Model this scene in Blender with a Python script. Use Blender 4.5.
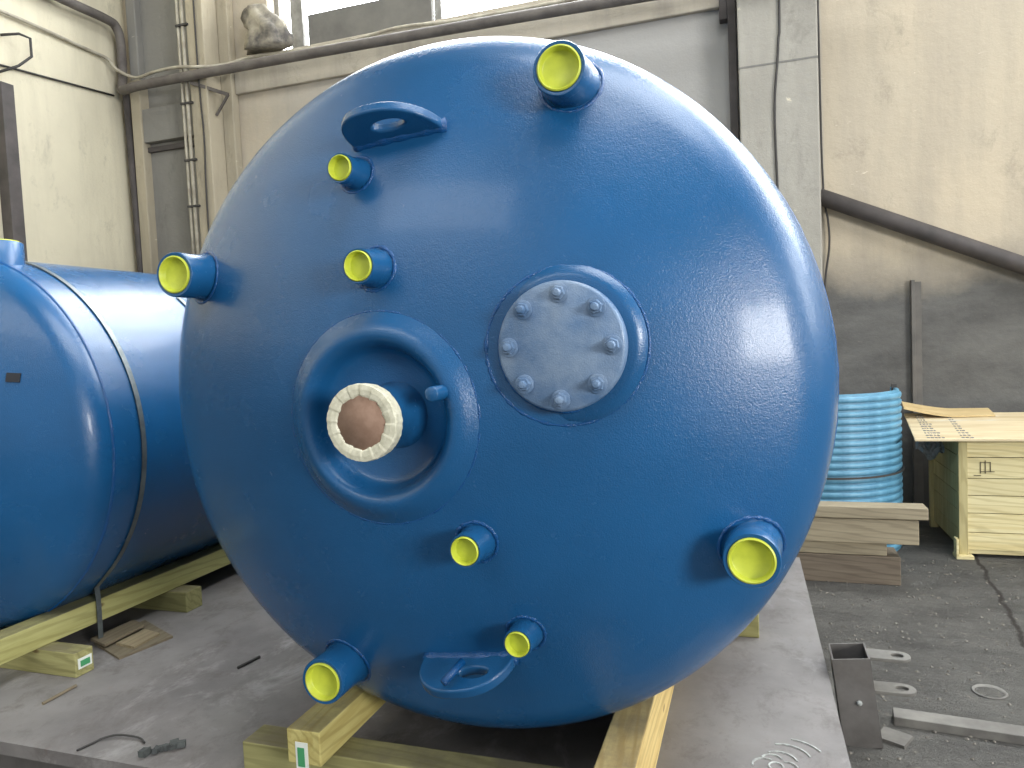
import bpy, bmesh, math, random
from mathutils import Matrix, Vector
from math import sin, cos, pi, sqrt, hypot, asin, atan2
random.seed(7)
for o in list(bpy.data.objects): bpy.data.objects.remove(o)
S = bpy.context.scene
COL = S.collection

# ------------------------------------------------------------------ camera
yaw, pitch, roll = -.3217, -.0559, -.0446
cy_, sy_, cp_, sp_ = cos(yaw), sin(yaw), cos(pitch), sin(pitch)
fw = Vector((sy_*cp_, cy_*cp_, sp_)); rt_ = Vector((cy_, -sy_, 0)); up = rt_.cross(fw)
r2 = rt_*cos(roll) + up*sin(roll); u2 = -rt_*sin(roll) + up*cos(roll)
cam = bpy.data.objects.new('camera', bpy.data.cameras.new('camera'))
COL.objects.link(cam); S.camera = cam
cam.data.sensor_width = 36; cam.data.lens = 731/1024*36
M = Matrix.Identity(4)
for i in range(3):
    M[i][0], M[i][1], M[i][2] = r2[i], u2[i], -fw[i]
M[2][3] = 1.258
cam.matrix_world = M
cam.data.clip_start = .02

# ------------------------------------------------------------------ world, lights, exposure
W = bpy.data.worlds.new('world'); S.world = W; W.use_nodes = True
wn = W.node_tree.nodes; wn['Background'].inputs[0].default_value = (.86, .93, 1, 1)
wn['Background'].inputs[1].default_value = .70

def area(name, loc, target, sx, sz, power, color):
    l = bpy.data.lights.new(name, 'AREA'); l.shape = 'RECTANGLE'; l.size = sx; l.size_y = sz
    l.energy = power; l.color = color
    o = bpy.data.objects.new(name, l); COL.objects.link(o); o.location = loc
    o.rotation_euler = (Vector(target)-Vector(loc)).to_track_quat('-Z', 'Y').to_euler()
    return o
area('gate_daylight', (8.2, -3.2, 2.5), (-.6, 2.2, 1.2), 2.9, 2.0, 820, (1, .99, .97))
area('roof_skylight', (2.4, 1.6, 8.85), (2.2, 1.8, 0), 6.0, 5.0, 790, (.95, .98, 1))
area('rim_fill', (9.6, 4.3, 4.2), (0, 2.6, 1.6), 2.6, 3.4, 260, (.95, .98, 1))  # unseen light added to whiten the right rim of the tank
area('rear_skylight', (-3.8, -5.6, 8.6), (-2.2, 1.5, 1.2), 6.0, 3.0, 340, (.95, .98, 1))
PANE = 15
vs = S.view_settings
S.display_settings.display_device = 'sRGB'
vs.view_transform = 'Standard'; vs.look = 'None'; vs.exposure = 0.0; vs.gamma = 1; vs.use_curve_mapping = False

# ------------------------------------------------------------------ materials
def srgb(r, g, b):
    f = lambda c: (c/255/12.92) if c/255 <= .04045 else ((c/255+.055)/1.055)**2.4
    return (f(r), f(g), f(b), 1)
class Mat:
    def __init__(s, name, rough=.6, metal=0, spec=.5, coat=0):
        s.m = bpy.data.materials.new(name); s.m.use_nodes = True
        s.t = s.m.node_tree; s.b = s.t.nodes['Principled BSDF']
        s.b.inputs['Roughness'].default_value = rough; s.b.inputs['Metallic'].default_value = metal
        s.b.inputs['Specular IOR Level'].default_value = spec
        s.b.inputs['Coat Weight'].default_value = coat; s.b.inputs['Coat Roughness'].default_value = .12
        s.tc = s.t.nodes.new('ShaderNodeTexCoord')
    def n(s, kind, **kw):
        x = s.t.nodes.new('ShaderNode'+kind)
        for k, v in kw.items():
            if k in x.inputs: x.inputs[k].default_value = v
            else: setattr(x, k, v)
        return x
    def l(s, a, b): s.t.links.new(a, b)
    def map(s, scale=(1, 1, 1), src='Object', rot=(0, 0, 0), loc=(0, 0, 0)):
        m = s.n('Mapping'); m.inputs['Scale'].default_value = scale; m.inputs['Rotation'].default_value = rot
        m.inputs['Location'].default_value = loc
        s.l(s.tc.outputs[src], m.inputs[0]); return m.outputs[0]
    def noise(s, scale, detail=5, rough=.6, vec=None, dist=0):
        x = s.n('TexNoise'); x.inputs['Scale'].default_value = scale; x.inputs['Detail'].default_value = detail
        x.inputs['Roughness'].default_value = rough; x.inputs['Distortion'].default_value = dist
        s.l(vec if vec else s.tc.outputs['Object'], x.inputs['Vector']); return x.outputs['Fac']
    def ramp(s, fac, stops):
        x = s.n('ValToRGB'); e = x.color_ramp.elements
        while len(e) < len(stops): e.new(.5)
        for i, (p, c) in enumerate(stops):
            e[i].position = p; e[i].color = c if len(c) == 4 else (*c, 1)
        s.l(fac, x.inputs[0]); return x.outputs[0]
    def mix(s, a, b, fac, mode='MIX'):
        x = s.n('Mix', data_type='RGBA', blend_type=mode)
        for v, i in ((a, 6), (b, 7), (fac, 0)):
            if isinstance(v, (int, float)): x.inputs[i].default_value = v
            elif isinstance(v, tuple): x.inputs[i].default_value = v
            else: s.l(v, x.inputs[i])
        return x.outputs[2]
    def color(s, c):
        if isinstance(c, tuple): s.b.inputs['Base Color'].default_value = c
        else: s.l(c, s.b.inputs['Base Color'])
        return s
    def bump(s, h, strength=.3, dist=.01):
        x = s.n('Bump'); x.inputs['Strength'].default_value = strength; x.inputs['Distance'].default_value = dist
        s.l(h, x.inputs['Height'])
        if s.b.inputs['Normal'].is_linked: s.l(s.b.inputs['Normal'].links[0].from_socket, x.inputs['Normal'])
        s.l(x.outputs[0], s.b.inputs['Normal']); return s
BLK, WHT = (0, 0, 0, 1), (1, 1, 1, 1)

def paint_mat(name, base, rough=.34, peel=.22, dust=0.0):
    k = Mat(name, rough, spec=.46, coat=.18)
    c2 = tuple(v*.82 for v in base[:3])+(1,)
    big = k.noise(2.2, 4, .55)
    col = k.mix(base, c2, k.ramp(big, [(.35, BLK), (.7, WHT)]))
    if dust:
        dn = k.ramp(k.noise(9, 6, .65), [(.30, BLK), (.72, WHT)])
        mm = k.n('Math', operation='MULTIPLY'); k.l(dn, mm.inputs[0]); mm.inputs[1].default_value = dust
        col = k.mix(col, srgb(152, 168, 186), mm.outputs[0])
    k.color(col)
    rr = k.n('MapRange'); k.l(k.noise(6, 5, .6), rr.inputs[0]); rr.inputs[3].default_value = rough-.05; rr.inputs[4].default_value = rough+.10
    k.l(rr.outputs[0], k.b.inputs['Roughness'])
    k.bump(k.noise(260, 2, .6), peel*1.6, .0014).bump(k.noise(70, 3, .6), peel*.5, .002).bump(k.noise(9, 3, .5), .10, .005)
    return k.m
MB = paint_mat('blue_tank_paint', srgb(26, 87, 136), rough=.235, peel=.42)
MB2 = paint_mat('blue_cover_paint', srgb(70, 108, 150), rough=.34, peel=.6, dust=.65)  # dusty paint, its pale layer strengthened to put the sheen into the colour
MW = paint_mat('blue_weld_paint', srgb(14, 80, 138), rough=.14, peel=.5)
_bn = MW.node_tree; _k = [n for n in _bn.nodes if n.type == 'BUMP']
for _n in _k: _n.inputs['Distance'].default_value *= 2.6
def plain(name, c, rough=.5, c2=None, scale=20, metal=0, bump=0, bscale=60, spec=.5):
    k = Mat(name, rough, metal, spec)
    if c2: k.color(k.mix(c, c2, k.ramp(k.noise(scale, 5, .6), [(.35, BLK), (.65, WHT)])))
    else: k.color(c)
    if bump: k.bump(k.noise(bscale, 4, .6), bump, .004)
    return k.m
MYEL = plain('yellow_plastic', srgb(198, 206, 66), .42, srgb(184, 194, 60), 30)
MTAPE = plain('masking_tape', srgb(222, 218, 196), .45, srgb(196, 192, 168), 60, bump=.3)
MBROWN = plain('brown_hardboard', srgb(150, 122, 104), .8, srgb(136, 108, 90), 40)
MDARK = plain('dark_plastic', srgb(30, 32, 38), .6)
MSTRAP = plain('grey_steel_strap', srgb(120, 128, 128), .4, srgb(90, 96, 98), 12, metal=.5)
MPIPE = plain('dusty_grey_pipe', srgb(112, 106, 100), .7, srgb(88, 82, 78), 6, bump=.2)
MDPIPE = plain('dark_steel', srgb(84, 78, 76), .7, srgb(66, 62, 60), 5, bump=.2)
MCOND = plain('pale_conduit', srgb(186, 180, 162), .6, srgb(150, 142, 126), 8)
MCABLE = plain('dark_cable', srgb(60, 58, 56), .7)
MSTEEL = plain('raw_grey_steel', srgb(122, 118, 114), .55, srgb(100, 96, 92), 7, metal=.25, bump=.15)
MRAIL = plain('dusty_steel_bar', srgb(124, 121, 114), .75, srgb(98, 95, 90), 9, metal=.1, bump=.2)
MDRUM = plain('light_blue_enamel', srgb(104, 158, 184), .42, srgb(76, 130, 158), 9, bump=.1)
MDRUMD = plain('dark_blue_enamel', srgb(44, 92, 120), .5)
MTAGW = plain('white_label', srgb(225, 228, 220), .6)
MTAGG = plain('green_label', srgb(70, 150, 100), .6)
MCHALK = plain('white_chalk', srgb(184, 188, 184), .9, srgb(140, 140, 136), 60)
MPLAS = plain('clouded_plastic_film', srgb(130, 134, 136), .3, srgb(96, 100, 102), 30)
MFRAME = plain('window_frame_paint', srgb(150, 148, 142), .7, srgb(120, 118, 112), 10)
MPANEL = plain('grey_window_board', srgb(120, 118, 112), .8, srgb(104, 102, 98), 4)
MCLOTH = plain('dusty_rag', srgb(176, 168, 150), .9, srgb(86, 82, 78), 5, bump=.6, bscale=14)
MINK = plain('stamp_ink', srgb(92, 84, 66), .9)
MDEB = plain('grey_debris', srgb(84, 88, 86), .9, srgb(60, 62, 62), 40)

def wood(name, axis, light, dark, dusty=.0, ringscale=22):
    k = Mat(name, .72, spec=.3)
    sc = [1, 1, 1]; sc[axis] = .07
    v = k.map(tuple(sc))
    g = k.noise(ringscale, 6, .62, v, .8)
    fine = k.noise(160, 3, .6, v)
    c = k.mix(light, dark, k.ramp(g, [(.40, BLK), (.66, WHT)]))
    c = k.mix(c, tuple(x*.75 for x in dark[:3])+(1,), k.ramp(fine, [(.55, BLK), (.8, (.5, .5, .5, 1))]))
    sc2 = [1, 1, 1]; sc2[axis] = .45
    oi = k.n('ObjectInfo'); c = k.mix(c, tuple(x*.72 for x in light[:3])+(1,), k.ramp(oi.outputs['Random'], [(.1, BLK), (1, (.7, .7, .7, 1))]))
    kn = k.n('TexVoronoi'); kn.inputs['Scale'].default_value = 5; k.l(k.map(tuple(sc2)), kn.inputs[0])
    c = k.mix(c, srgb(104, 80, 48), k.ramp(kn.outputs['Distance'], [(.03, (.8, .8, .8, 1)), (.06, BLK)]))
    if dusty:
        ge = k.n('NewGeometry'); sx = k.n('SeparateXYZ'); k.l(ge.outputs['Normal'], sx.inputs[0])
        upf = k.ramp(sx.outputs[2], [(.6, BLK), (.95, WHT)])
        nn = k.ramp(k.noise(6, 6, .7), [(.25, BLK), (.6, WHT)])
        m2 = k.n('Math', operation='MULTIPLY'); k.l(upf, m2.inputs[0]); k.l(nn, m2.inputs[1])
        m3 = k.n('Math', operation='MULTIPLY'); k.l(m2.outputs[0], m3.inputs[0]); m3.inputs[1].default_value = dusty
        c = k.mix(c, srgb(112, 104, 86), m3.outputs[0])
    wv = k.n('TexWave', wave_type='BANDS', bands_direction='DIAGONAL'); wv.inputs['Scale'].default_value = 16; wv.inputs['Distortion'].default_value = 9; wv.inputs['Detail'].default_value = 3; wv.inputs['Detail Scale'].default_value = .8
    sc3 = [1, 1, 1]; sc3[axis] = .10; k.l(k.map(tuple(sc3)), wv.inputs['Vector'])
    c = k.mix(c, tuple(x*.62 for x in dark[:3])+(1,), k.ramp(wv.outputs['Fac'], [(.62, BLK), (.95, (.38, .38, .38, 1))]))
    k.color(c).bump(g, .25, .004)
    return k.m
GL, GD = srgb(190, 186, 124), srgb(160, 154, 92)
WY = wood('treated_pine_lengthways', 1, GL, GD, .75)
WYF = wood('fresh_pine_lengthways', 1, srgb(218, 194, 132), srgb(186, 154, 92), .75)
WX = wood('treated_pine_crossways', 0, srgb(168, 164, 112), srgb(136, 130, 84), .8)
WG = wood('weathered_grey_board', 0, srgb(172, 160, 134), srgb(138, 126, 104), .3)
WG2 = wood('brown_weathered_board', 0, srgb(128, 116, 100), srgb(98, 86, 74), .3)
WC = wood('crate_pine', 0, srgb(232, 220, 172), srgb(210, 192, 136), 0)
WCV = wood('crate_pine_upright', 2, srgb(200, 188, 138), srgb(176, 160, 108), 0)
WD = wood('dusty_offcut', 1, srgb(140, 128, 106), srgb(112, 100, 82), .7)

def plaster(name, c1, c2, c3, dado=None, grey=None):
    k = Mat(name, .9, spec=.2)
    c = k.mix(c1, c2, k.ramp(k.noise(.7, 6, .6), [(.35, BLK), (.65, WHT)]))
    streak = k.noise(2.2, 6, .65, k.map((1, 1, .12)))
    c = k.mix(c, c3, k.ramp(streak, [(.46, BLK), (.72, (.9, .9, .9, 1))]))
    chips = k.ramp(k.noise(5, 8, .75, k.map((1, 1, 2.2)), .5), [(.66, BLK), (.70, (.7, .7, .7, 1))])
    c = k.mix(c, srgb(226, 216, 192), chips)
    grime = k.ramp(k.noise(3.1, 9, .8, k.map((1, 1, .6), loc=(4, 2, 1)), .3), [(.56, BLK), (.74, (.55, .55, .55, 1))])
    c = k.mix(c, tuple(x*.55 for x in c3[:3])+(1,), grime)
    geo = k.n('NewGeometry'); sp = k.n('SeparateXYZ'); k.l(geo.outputs['Position'], sp.inputs[0])
    if grey:   # grimy grey bay between the two columns
        ad = k.n('Math', operation='MULTIPLY_ADD'); k.l(k.noise(1.3, 5, .6), ad.inputs[0]); ad.inputs[1].default_value = 1.6; k.l(sp.outputs[0], ad.inputs[2])
        f1 = k.ramp(k.rng(ad.outputs[0], grey[0], grey[1]) if False else _rng(k, ad.outputs[0], grey[0], grey[1]), [(0, BLK), (1, WHT)])
        f2 = k.ramp(_rng(k, sp.outputs[0], .5, .56), [(0, WHT), (1, BLK)])
        mm = k.n('Math', operation='MULTIPLY'); k.l(f1, mm.inputs[0]); k.l(f2, mm.inputs[1])
        c = k.mix(c, srgb(168, 166, 162), mm.outputs[0])
    if dado:   # soot-dark lower part of the wall; made up on the left wall
        ad = k.n('Math', operation='MULTIPLY_ADD'); k.l(k.noise(1.1, 6, .65), ad.inputs[0]); ad.inputs[1].default_value = .55; k.l(sp.outputs[2], ad.inputs[2])
        f = k.ramp(_rng(k, ad.outputs[0], dado-.1, dado+.30), [(0, WHT), (1, BLK)])
        dk = k.mix(srgb(108, 107, 104), srgb(88, 87, 85), k.ramp(k.noise(2.5, 7, .7, k.map((1, 1, 2))), [(.35, BLK), (.65, WHT)]))
        dk = k.mix(dk, srgb(134, 126, 118), k.ramp(k.noise(7, 6, .7, k.map((1, 1, 5))), [(.66, BLK), (.74, WHT)]))
        c = k.mix(c, dk, f)
    k.color(c).bump(k.noise(7, 8, .7), .5, .02).bump(k.noise(60, 4, .6), .2, .004)
    return k.m
def _rng(k, fac, a, b):
    r = k.n('MapRange'); r.inputs[1].default_value = a; r.inputs[2].default_value = b; k.l(fac, r.inputs[0]); return r.outputs[0]
MWB = plaster('back_wall_plaster', srgb(196, 182, 158), srgb(184, 173, 153), srgb(166, 156, 140), dado=1.86, grey=(-4.4, -2.2))
MWL = plaster('left_wall_plaster', srgb(222, 214, 188), srgb(210, 202, 178), srgb(192, 184, 162), dado=2.1)  # dark lower zone added out of view to dim the tank's reflection
MCOL = plaster('grey_concrete_column', srgb(174, 170, 160), srgb(160, 156, 146), srgb(142, 138, 130), dado=1.0)
MCOLL = plaster('beige_concrete_column', srgb(180, 170, 148), srgb(164, 155, 136), srgb(132, 126, 112))
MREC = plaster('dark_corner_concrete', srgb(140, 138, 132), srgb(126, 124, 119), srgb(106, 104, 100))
def floor_mat():
    k = Mat('rough_dusty_concrete', .92, spec=.2)
    c = k.mix(srgb(128, 126, 120), srgb(100, 98, 94), k.ramp(k.noise(3, 8, .7, k.map((1, 1.8, 1))), [(.35, BLK), (.65, WHT)]))
    c = k.mix(c, srgb(166, 158, 146), k.ramp(k.noise(18, 8, .75), [(.58, BLK), (.72, (.7, .7, .7, 1))]))
    c = k.mix(c, srgb(70, 66, 62), k.ramp(k.noise(11, 7, .7, dist=.5), [(.62, BLK), (.74, (.8, .8, .8, 1))]))
    sp = k.n('SeparateXYZ'); k.l(k.tc.outputs['Object'], sp.inputs[0])
    ma = k.n('Math', operation='MULTIPLY_ADD'); k.l(sp.outputs[1], ma.inputs[0]); ma.inputs[1].default_value = -.106; k.l(sp.outputs[0], ma.inputs[2])
    m2 = k.n('Math', operation='MULTIPLY_ADD'); k.l(k.noise(5, 5, .6), m2.inputs[0]); m2.inputs[1].default_value = .09; k.l(ma.outputs[0], m2.inputs[2])
    m3 = k.n('Math', operation='SUBTRACT'); k.l(m2.outputs[0], m3.inputs[0]); m3.inputs[1].default_value = .801
    m4 = k.n('Math', operation='ABSOLUTE'); k.l(m3.outputs[0], m4.inputs[0])
    crk = k.ramp(m4.outputs[0], [(.006, WHT), (.016, BLK)])
    c = k.mix(c, srgb(74, 70, 66), crk)
    k.color(c).bump(k.noise(12, 9, .78), 1, .09).bump(k.noise(55, 5, .7), 1, .02)
    return k.m
def deck_mat():
    k = Mat('worn_steel_deck', .62, metal=.15, spec=.4)
    c = k.mix(srgb(141, 137, 134), srgb(112, 108, 106), k.ramp(k.noise(1.6, 7, .6), [(.35, BLK), (.65, WHT)]))
    c = k.mix(c, srgb(178, 175, 172), k.ramp(k.noise(2.6, 8, .7, k.map((1, .6, 1)), .4), [(.56, BLK), (.72, (.8, .8, .8, 1))]))
    c = k.mix(c, srgb(146, 104, 84), k.ramp(k.noise(3.1, 6, .65, k.map((1.2, 1, 1), loc=(3, 1, 0))), [(.66, BLK), (.78, (.5, .5, .5, 1))]))
    c = k.mix(c, srgb(70, 66, 64), k.ramp(k.noise(24, 6, .7, dist=1), [(.68, BLK), (.76, (.7, .7, .7, 1))]))
    c = k.mix(c, srgb(96, 88, 84), k.ramp(k.noise(9, 9, .78, k.map((1, .7, 1), loc=(7, 3, 0)), .3), [(.50, BLK), (.72, (.75, .75, .75, 1))]))
    rr = k.n('MapRange'); k.l(k.noise(5, 6, .6), rr.inputs[0]); rr.inputs[3].default_value = .5; rr.inputs[4].default_value = .8
    k.l(rr.outputs[0], k.b.inputs['Roughness'])
    k.color(c).bump(k.noise(9, 7, .7), .25, .008).bump(k.noise(90, 4, .6), .2, .002)
    return k.m
MFL, MDECK = floor_mat(), deck_mat()
kp = Mat('daylit_window_glass', .3); kp.color((.8, .85, .9, 1))
kp.b.inputs['Emission Color'].default_value = (.93, .97, 1, 1); kp.b.inputs['Emission Strength'].default_value = PANE
MPANE = kp.m
def ply_mat():
    k = Mat('printed_plywood', .6, spec=.4)
    g = k.noise(14, 6, .6, k.map((.12, 1, 1)))
    c = k.mix(srgb(214, 198, 164), srgb(194, 174, 136), k.ramp(g, [(.4, BLK), (.66, WHT)]))
    c = k.mix(c, srgb(206, 208, 204), k.ramp(k.noise(3.5, 6, .7, k.map((.5, 3, 1), loc=(1.3, 0, 0))), [(.60, BLK), (.70, (.8, .8, .8, 1))]))
    k.color(c); return k.m
MPLY = ply_mat()

# ------------------------------------------------------------------ mesh helpers
class G:
    """collects vertices and faces in world coordinates, one G = one mesh object"""
    def __init__(s): s.v = []; s.f = []
    def add(s, v, f):
        b = len(s.v); s.v += [tuple(p) for p in v]; s.f += [[i+b for i in q] for q in f]; return s
    def box(s, a, b, rot=None, piv=None):
        x0, y0, z0 = a; x1, y1, z1 = b
        v = [Vector(p) for p in ((x0, y0, z0), (x1, y0, z0), (x1, y1, z0), (x0, y1, z0), (x0, y0, z1), (x1, y0, z1), (x1, y1, z1), (x0, y1, z1))]
        if rot is not None:
            c = Vector(piv) if piv else Vector(((x0+x1)/2, (y0+y1)/2, (z0+z1)/2))
            v = [rot @ (p-c)+c for p in v]
        return s.add(v, [(0, 3, 2, 1), (4, 5, 6, 7), (0, 1, 5, 4), (1, 2, 6, 5), (2, 3, 7, 6), (3, 0, 4, 7)])
    def revolve(s, prof, c, axis='y', n=48, wob=None, arc=None):
        """prof: (radius, offset along axis); closed around axis through c"""
        v = []; f = []; m = len(prof)
        for i in range(n):
            a = 2*pi*i/n if arc is None else arc[0]+(arc[1]-arc[0])*i/(n-1)
            for j, (r, d) in enumerate(prof):
                rr = r; dd = d
                if wob: dr, dy = wob(a, j); rr += dr; dd += dy
                if axis == 'y': v.append((c[0]+rr*cos(a), c[1]+dd, c[2]+rr*sin(a)))
                elif axis == 'z': v.append((c[0]+rr*cos(a), c[1]+rr*sin(a), c[2]+dd))
                else: v.append((c[0]+dd, c[1]+rr*cos(a), c[2]+rr*sin(a)))
        for i in range(n if arc is None else n-1):
            k = (i+1) % n
            for j in range(m-1): f.append((i*m+j, k*m+j, k*m+j+1, i*m+j+1))
        if arc: f += [tuple(range(m)), tuple((n-1)*m+j for j in range(m))[::-1]]
        return s.add(v, f)
    def tube(s, pts, r, n=12, cap=True):
        pts = [Vector(p) for p in pts]; v = []; f = []; m = len(pts); prev = None
        for i, p in enumerate(pts):
            t = (pts[min(i+1, m-1)]-pts[max(i-1, 0)]).normalized()
            if prev is None: a = t.orthogonal().normalized()
            else: a = (prev-t*prev.dot(t)).normalized()
            prev = a; b = t.cross(a); rr = r[i] if isinstance(r, (list, tuple)) else r
            for k in range(n): v.append(p+(a*cos(2*pi*k/n)+b*sin(2*pi*k/n))*rr)
        for i in range(m-1):
            for k in range(n): f.append((i*n+k, i*n+(k+1) % n, (i+1)*n+(k+1) % n, (i+1)*n+k))
        if cap: f.append(tuple(range(n))[::-1]); f.append(tuple((m-1)*n+k for k in range(n)))
        return s.add(v, f)
    def plate(s, outer, inner, o, U, V, N, th):
        """flat plate with outline 'outer' (and hole 'inner', same count), plane o+U,V, thickness th along N"""
        o, U, V, N = map(Vector, (o, U, V, N)); n = len(outer); v = []; f = []
        for sgn in (-.5, .5):
            for (a, b) in outer: v.append(o+U*a+V*b+N*sgn*th)
            if inner:
                for (a, b) in inner: v.append(o+U*a+V*b+N*sgn*th)
        h = n*(2 if inner else 1)
        for i in range(n):
            k = (i+1) % n
            f.append((i, k, h+k, h+i))
            if inner:
                f += [(n+k, n+i, h+n+i, h+n+k), (k, i, n+i, n+k), (h+i, h+k, h+n+k, h+n+i)]
        if not inner: f += [tuple(range(n))[::-1], tuple(h+i for i in range(n))]
        return s.add(v, f)
    def obj(s, name, mat, parent=None, smooth=False, bevel=0, seg=2, loc=None):
        me = bpy.data.meshes.new(name)
        L = Vector(loc) if loc else (parent_loc(parent) if parent else Vector((0, 0, 0)))
        me.from_pydata([tuple(Vector(p)-L) for p in s.v], [], s.f); me.materials.append(mat)
        bm = bmesh.new(); bm.from_mesh(me); bmesh.ops.recalc_face_normals(bm, faces=bm.faces); bm.to_mesh(me); bm.free()
        o = bpy.data.objects.new(name, me); COL.objects.link(o)
        if parent: o.parent = parent
        else: o.location = L
        if smooth:
            for p in me.polygons: p.use_smooth = True
        if bevel:
            b = o.modifiers.new('bevel', 'BEVEL'); b.width = bevel; b.segments = seg; b.limit_method = 'ANGLE'; b.angle_limit = .6
            b.harden_normals = False
        return o
def parent_loc(p):
    L = Vector((0, 0, 0))
    while p: L += p.location; p = p.parent
    return L
def sharp(o, ang=.6):
    o.data.set_sharp_from_angle(angle=ang); return o
def tag(o, label, cat, group=None, kind=None):
    if label: o['label'] = label
    if cat: o['category'] = cat
    if group: o['group'] = group
    if kind: o['kind'] = kind
    return o
def thing(name, loc, label, cat, group=None):
    o = bpy.data.objects.new(name, None); COL.objects.link(o); o.location = loc; o.empty_display_size = .1
    return tag(o, label, cat, group)
def struct(o): o['kind'] = 'structure'; return o
RX = lambda a: Matrix.Rotation(a, 3, 'X')
RY = lambda a: Matrix.Rotation(a, 3, 'Y')
RZ = lambda a: Matrix.Rotation(a, 3, 'Z')
def bez(pts, n=8):
    """smooth curve through points (Catmull-Rom)"""
    P = [Vector(p) for p in pts]; P = [2*P[0]-P[1]]+P+[2*P[-1]-P[-2]]; out = []
    for i in range(1, len(P)-2):
        for k in range(n):
            t = k/n; a, b, c, d = P[i-1:i+3]
            out.append(.5*((2*b)+(c-a)*t+(2*a-5*b+4*c-d)*t*t+(3*b-a-3*c+d)*t**3))
    return out+[P[-2]]

# ================================================================== SETTING
FZ = -.25; WY_ = 6.3; WXL = -6.25
g = G().box((-11, -9, FZ-.2), (12, 9, FZ)); struct(g.obj('floor', MFL))
# back wall: below the window band, piers between windows
g = G().box((WXL-.3, WY_, FZ), (11, WY_+.35, 4.2))
g.box((WXL-.3, WY_, 4.2), (-4.46, WY_+.35, 9)); g.box((-.14, WY_, 4.2), (.62, WY_+.35, 9)); g.box((9.0, WY_, 4.2), (11, WY_+.35, 9))
wb = struct(g.obj('wall_back', MWB))
wl = struct(G().box((WXL-.3, -4, FZ), (WXL, WY_, 9)).obj('wall_left', MWL))
struct(G().box((WXL-.3, -9, 9.0), (11, WY_+.35, 9.25)).obj('ceiling', plain('sooty_roof', srgb(96, 94, 90), .9)))
# windows
def window(n, x0, x1, z0, z1, cols, rows, board=None):
    w = bpy.data.objects.new('window_%d' % n, None); COL.objects.link(w); w.location = (x0, WY_+.2, z0); w['kind'] = 'structure'
    fr = G(); y0, y1 = WY_+.12, WY_+.22
    for x in cols: fr.box((x-.035, y0, z0), (x+.035, y1, z1))
    for z in rows: fr.box((x0, y0+.01, z-.03), (x1, y1-.01, z+.03))
    fr.box((x0, y0, z0), (x1, y1, z0+.04)).box((x0, y0, z1-.05), (x1, y1, z1)).box((x0, y0, z0), (x0+.05, y1, z1)).box((x1-.05, y0, z0), (x1, y1, z1))
    fr.obj('window_frame', MFRAME, w)
    xs = [x0]+list(cols)+[x1]; zs = [z0]+list(rows)+[z1]
    for i in range(len(xs)-1):
        for j in range(len(zs)-1):
            G().box((xs[i]+.002, WY_+.165, zs[j]+.002), (xs[i+1]-.002, WY_+.175, zs[j+1]-.002)).obj('pane', MPANE, w)
    return w
w1 = window(1, -4.46, -.14, 4.2, 8.2, (-2.70, -1.35), (5.6, 6.9))
G().box((-4.22, WY_+.03, 4.2), (-4.09, WY_+.11, 8.2)).obj('mullion', MFRAME, w1)
G().box((-4.045, WY_+.05, 4.2), (-2.73, WY_+.11, 4.53)).obj('board', MPANEL, w1, bevel=.005)
window(2, .62, 9.0, 4.2, 8.2, (2.0, 3.4, 4.8, 6.2, 7.6), (5.6, 6.9))

# window sill pipe run, lintel band, columns (trim)
struct(G().box((-4.86, WY_-.05, 3.86), (-.15, WY_, 4.2)).obj('trim_1', plaster('lintel_plaster', srgb(184, 176, 160), srgb(170, 162, 148), srgb(140, 134, 124)), bevel=.01))
struct(G().box((-.062, WY_-.32, FZ), (.50, WY_+.02, 9)).obj('trim_2', MCOL, bevel=.012))          # right column
struct(G().box((-5.19, WY_-.30, FZ), (-4.99, WY_, 9)).box((-4.99, WY_-.10, FZ), (-4.86, WY_, 9)).obj('trim_3', MCOLL, bevel=.012))   # left column
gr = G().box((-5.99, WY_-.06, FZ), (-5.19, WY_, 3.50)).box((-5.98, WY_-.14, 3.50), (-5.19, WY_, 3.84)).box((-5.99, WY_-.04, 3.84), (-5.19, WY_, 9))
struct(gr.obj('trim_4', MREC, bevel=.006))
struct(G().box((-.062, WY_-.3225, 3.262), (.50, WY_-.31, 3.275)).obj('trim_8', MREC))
struct(G().box((-5.99, WY_-.1, 3.41), (-5.19, WY_, 3.46)).obj('trim_7', MDPIPE))
struct(G().box((-6.08, WY_-.16, FZ), (-5.955, WY_, 4.15)).obj('trim_5', MCOLL, bevel=.012))
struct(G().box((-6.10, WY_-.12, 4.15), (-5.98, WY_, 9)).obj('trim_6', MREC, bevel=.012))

# ================================================================== PIPES AND CABLES ON THE WALLS
def line_thing(name, pts, r, mat, label, cat, n=10, smooth=8, group=None):
    g = G().tube(bez(pts, smooth) if smooth else pts, r, n)
    return tag(g.obj(name, mat, smooth=True, loc=pts[0]), label, cat, group)
line_thing('heating_pipe', [(-6.12, 4.2, 4.68), (-6.12, 5.45, 4.69), (-6.12, 5.95, 4.70), (-6.12, 6.07, 4.66), (-6.12, 6.11, 4.52), (-6.115, 6.10, 4.2), (-6.07, 6.04, 4.03), (-5.95, 5.97, 3.985), (-5.6, 5.93, 3.98), (-3.9, 5.93, 3.97), (-2.2, 5.93, 3.945), (-.67, 5.9, 3.90), (1.2, 5.88, 3.86)], .045, MPIPE,
           'thick grey pipe running along left wall and under the high window', 'pipe', 14)
line_thing('corner_pipe', [(-6.12, 6.16, -.2), (-6.12, 6.16, 2.3), (-6.14, 6.15, 4.12)], .034, MDPIPE, 'dark upright pipe standing in the wall corner', 'pipe', 12, 0)
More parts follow.
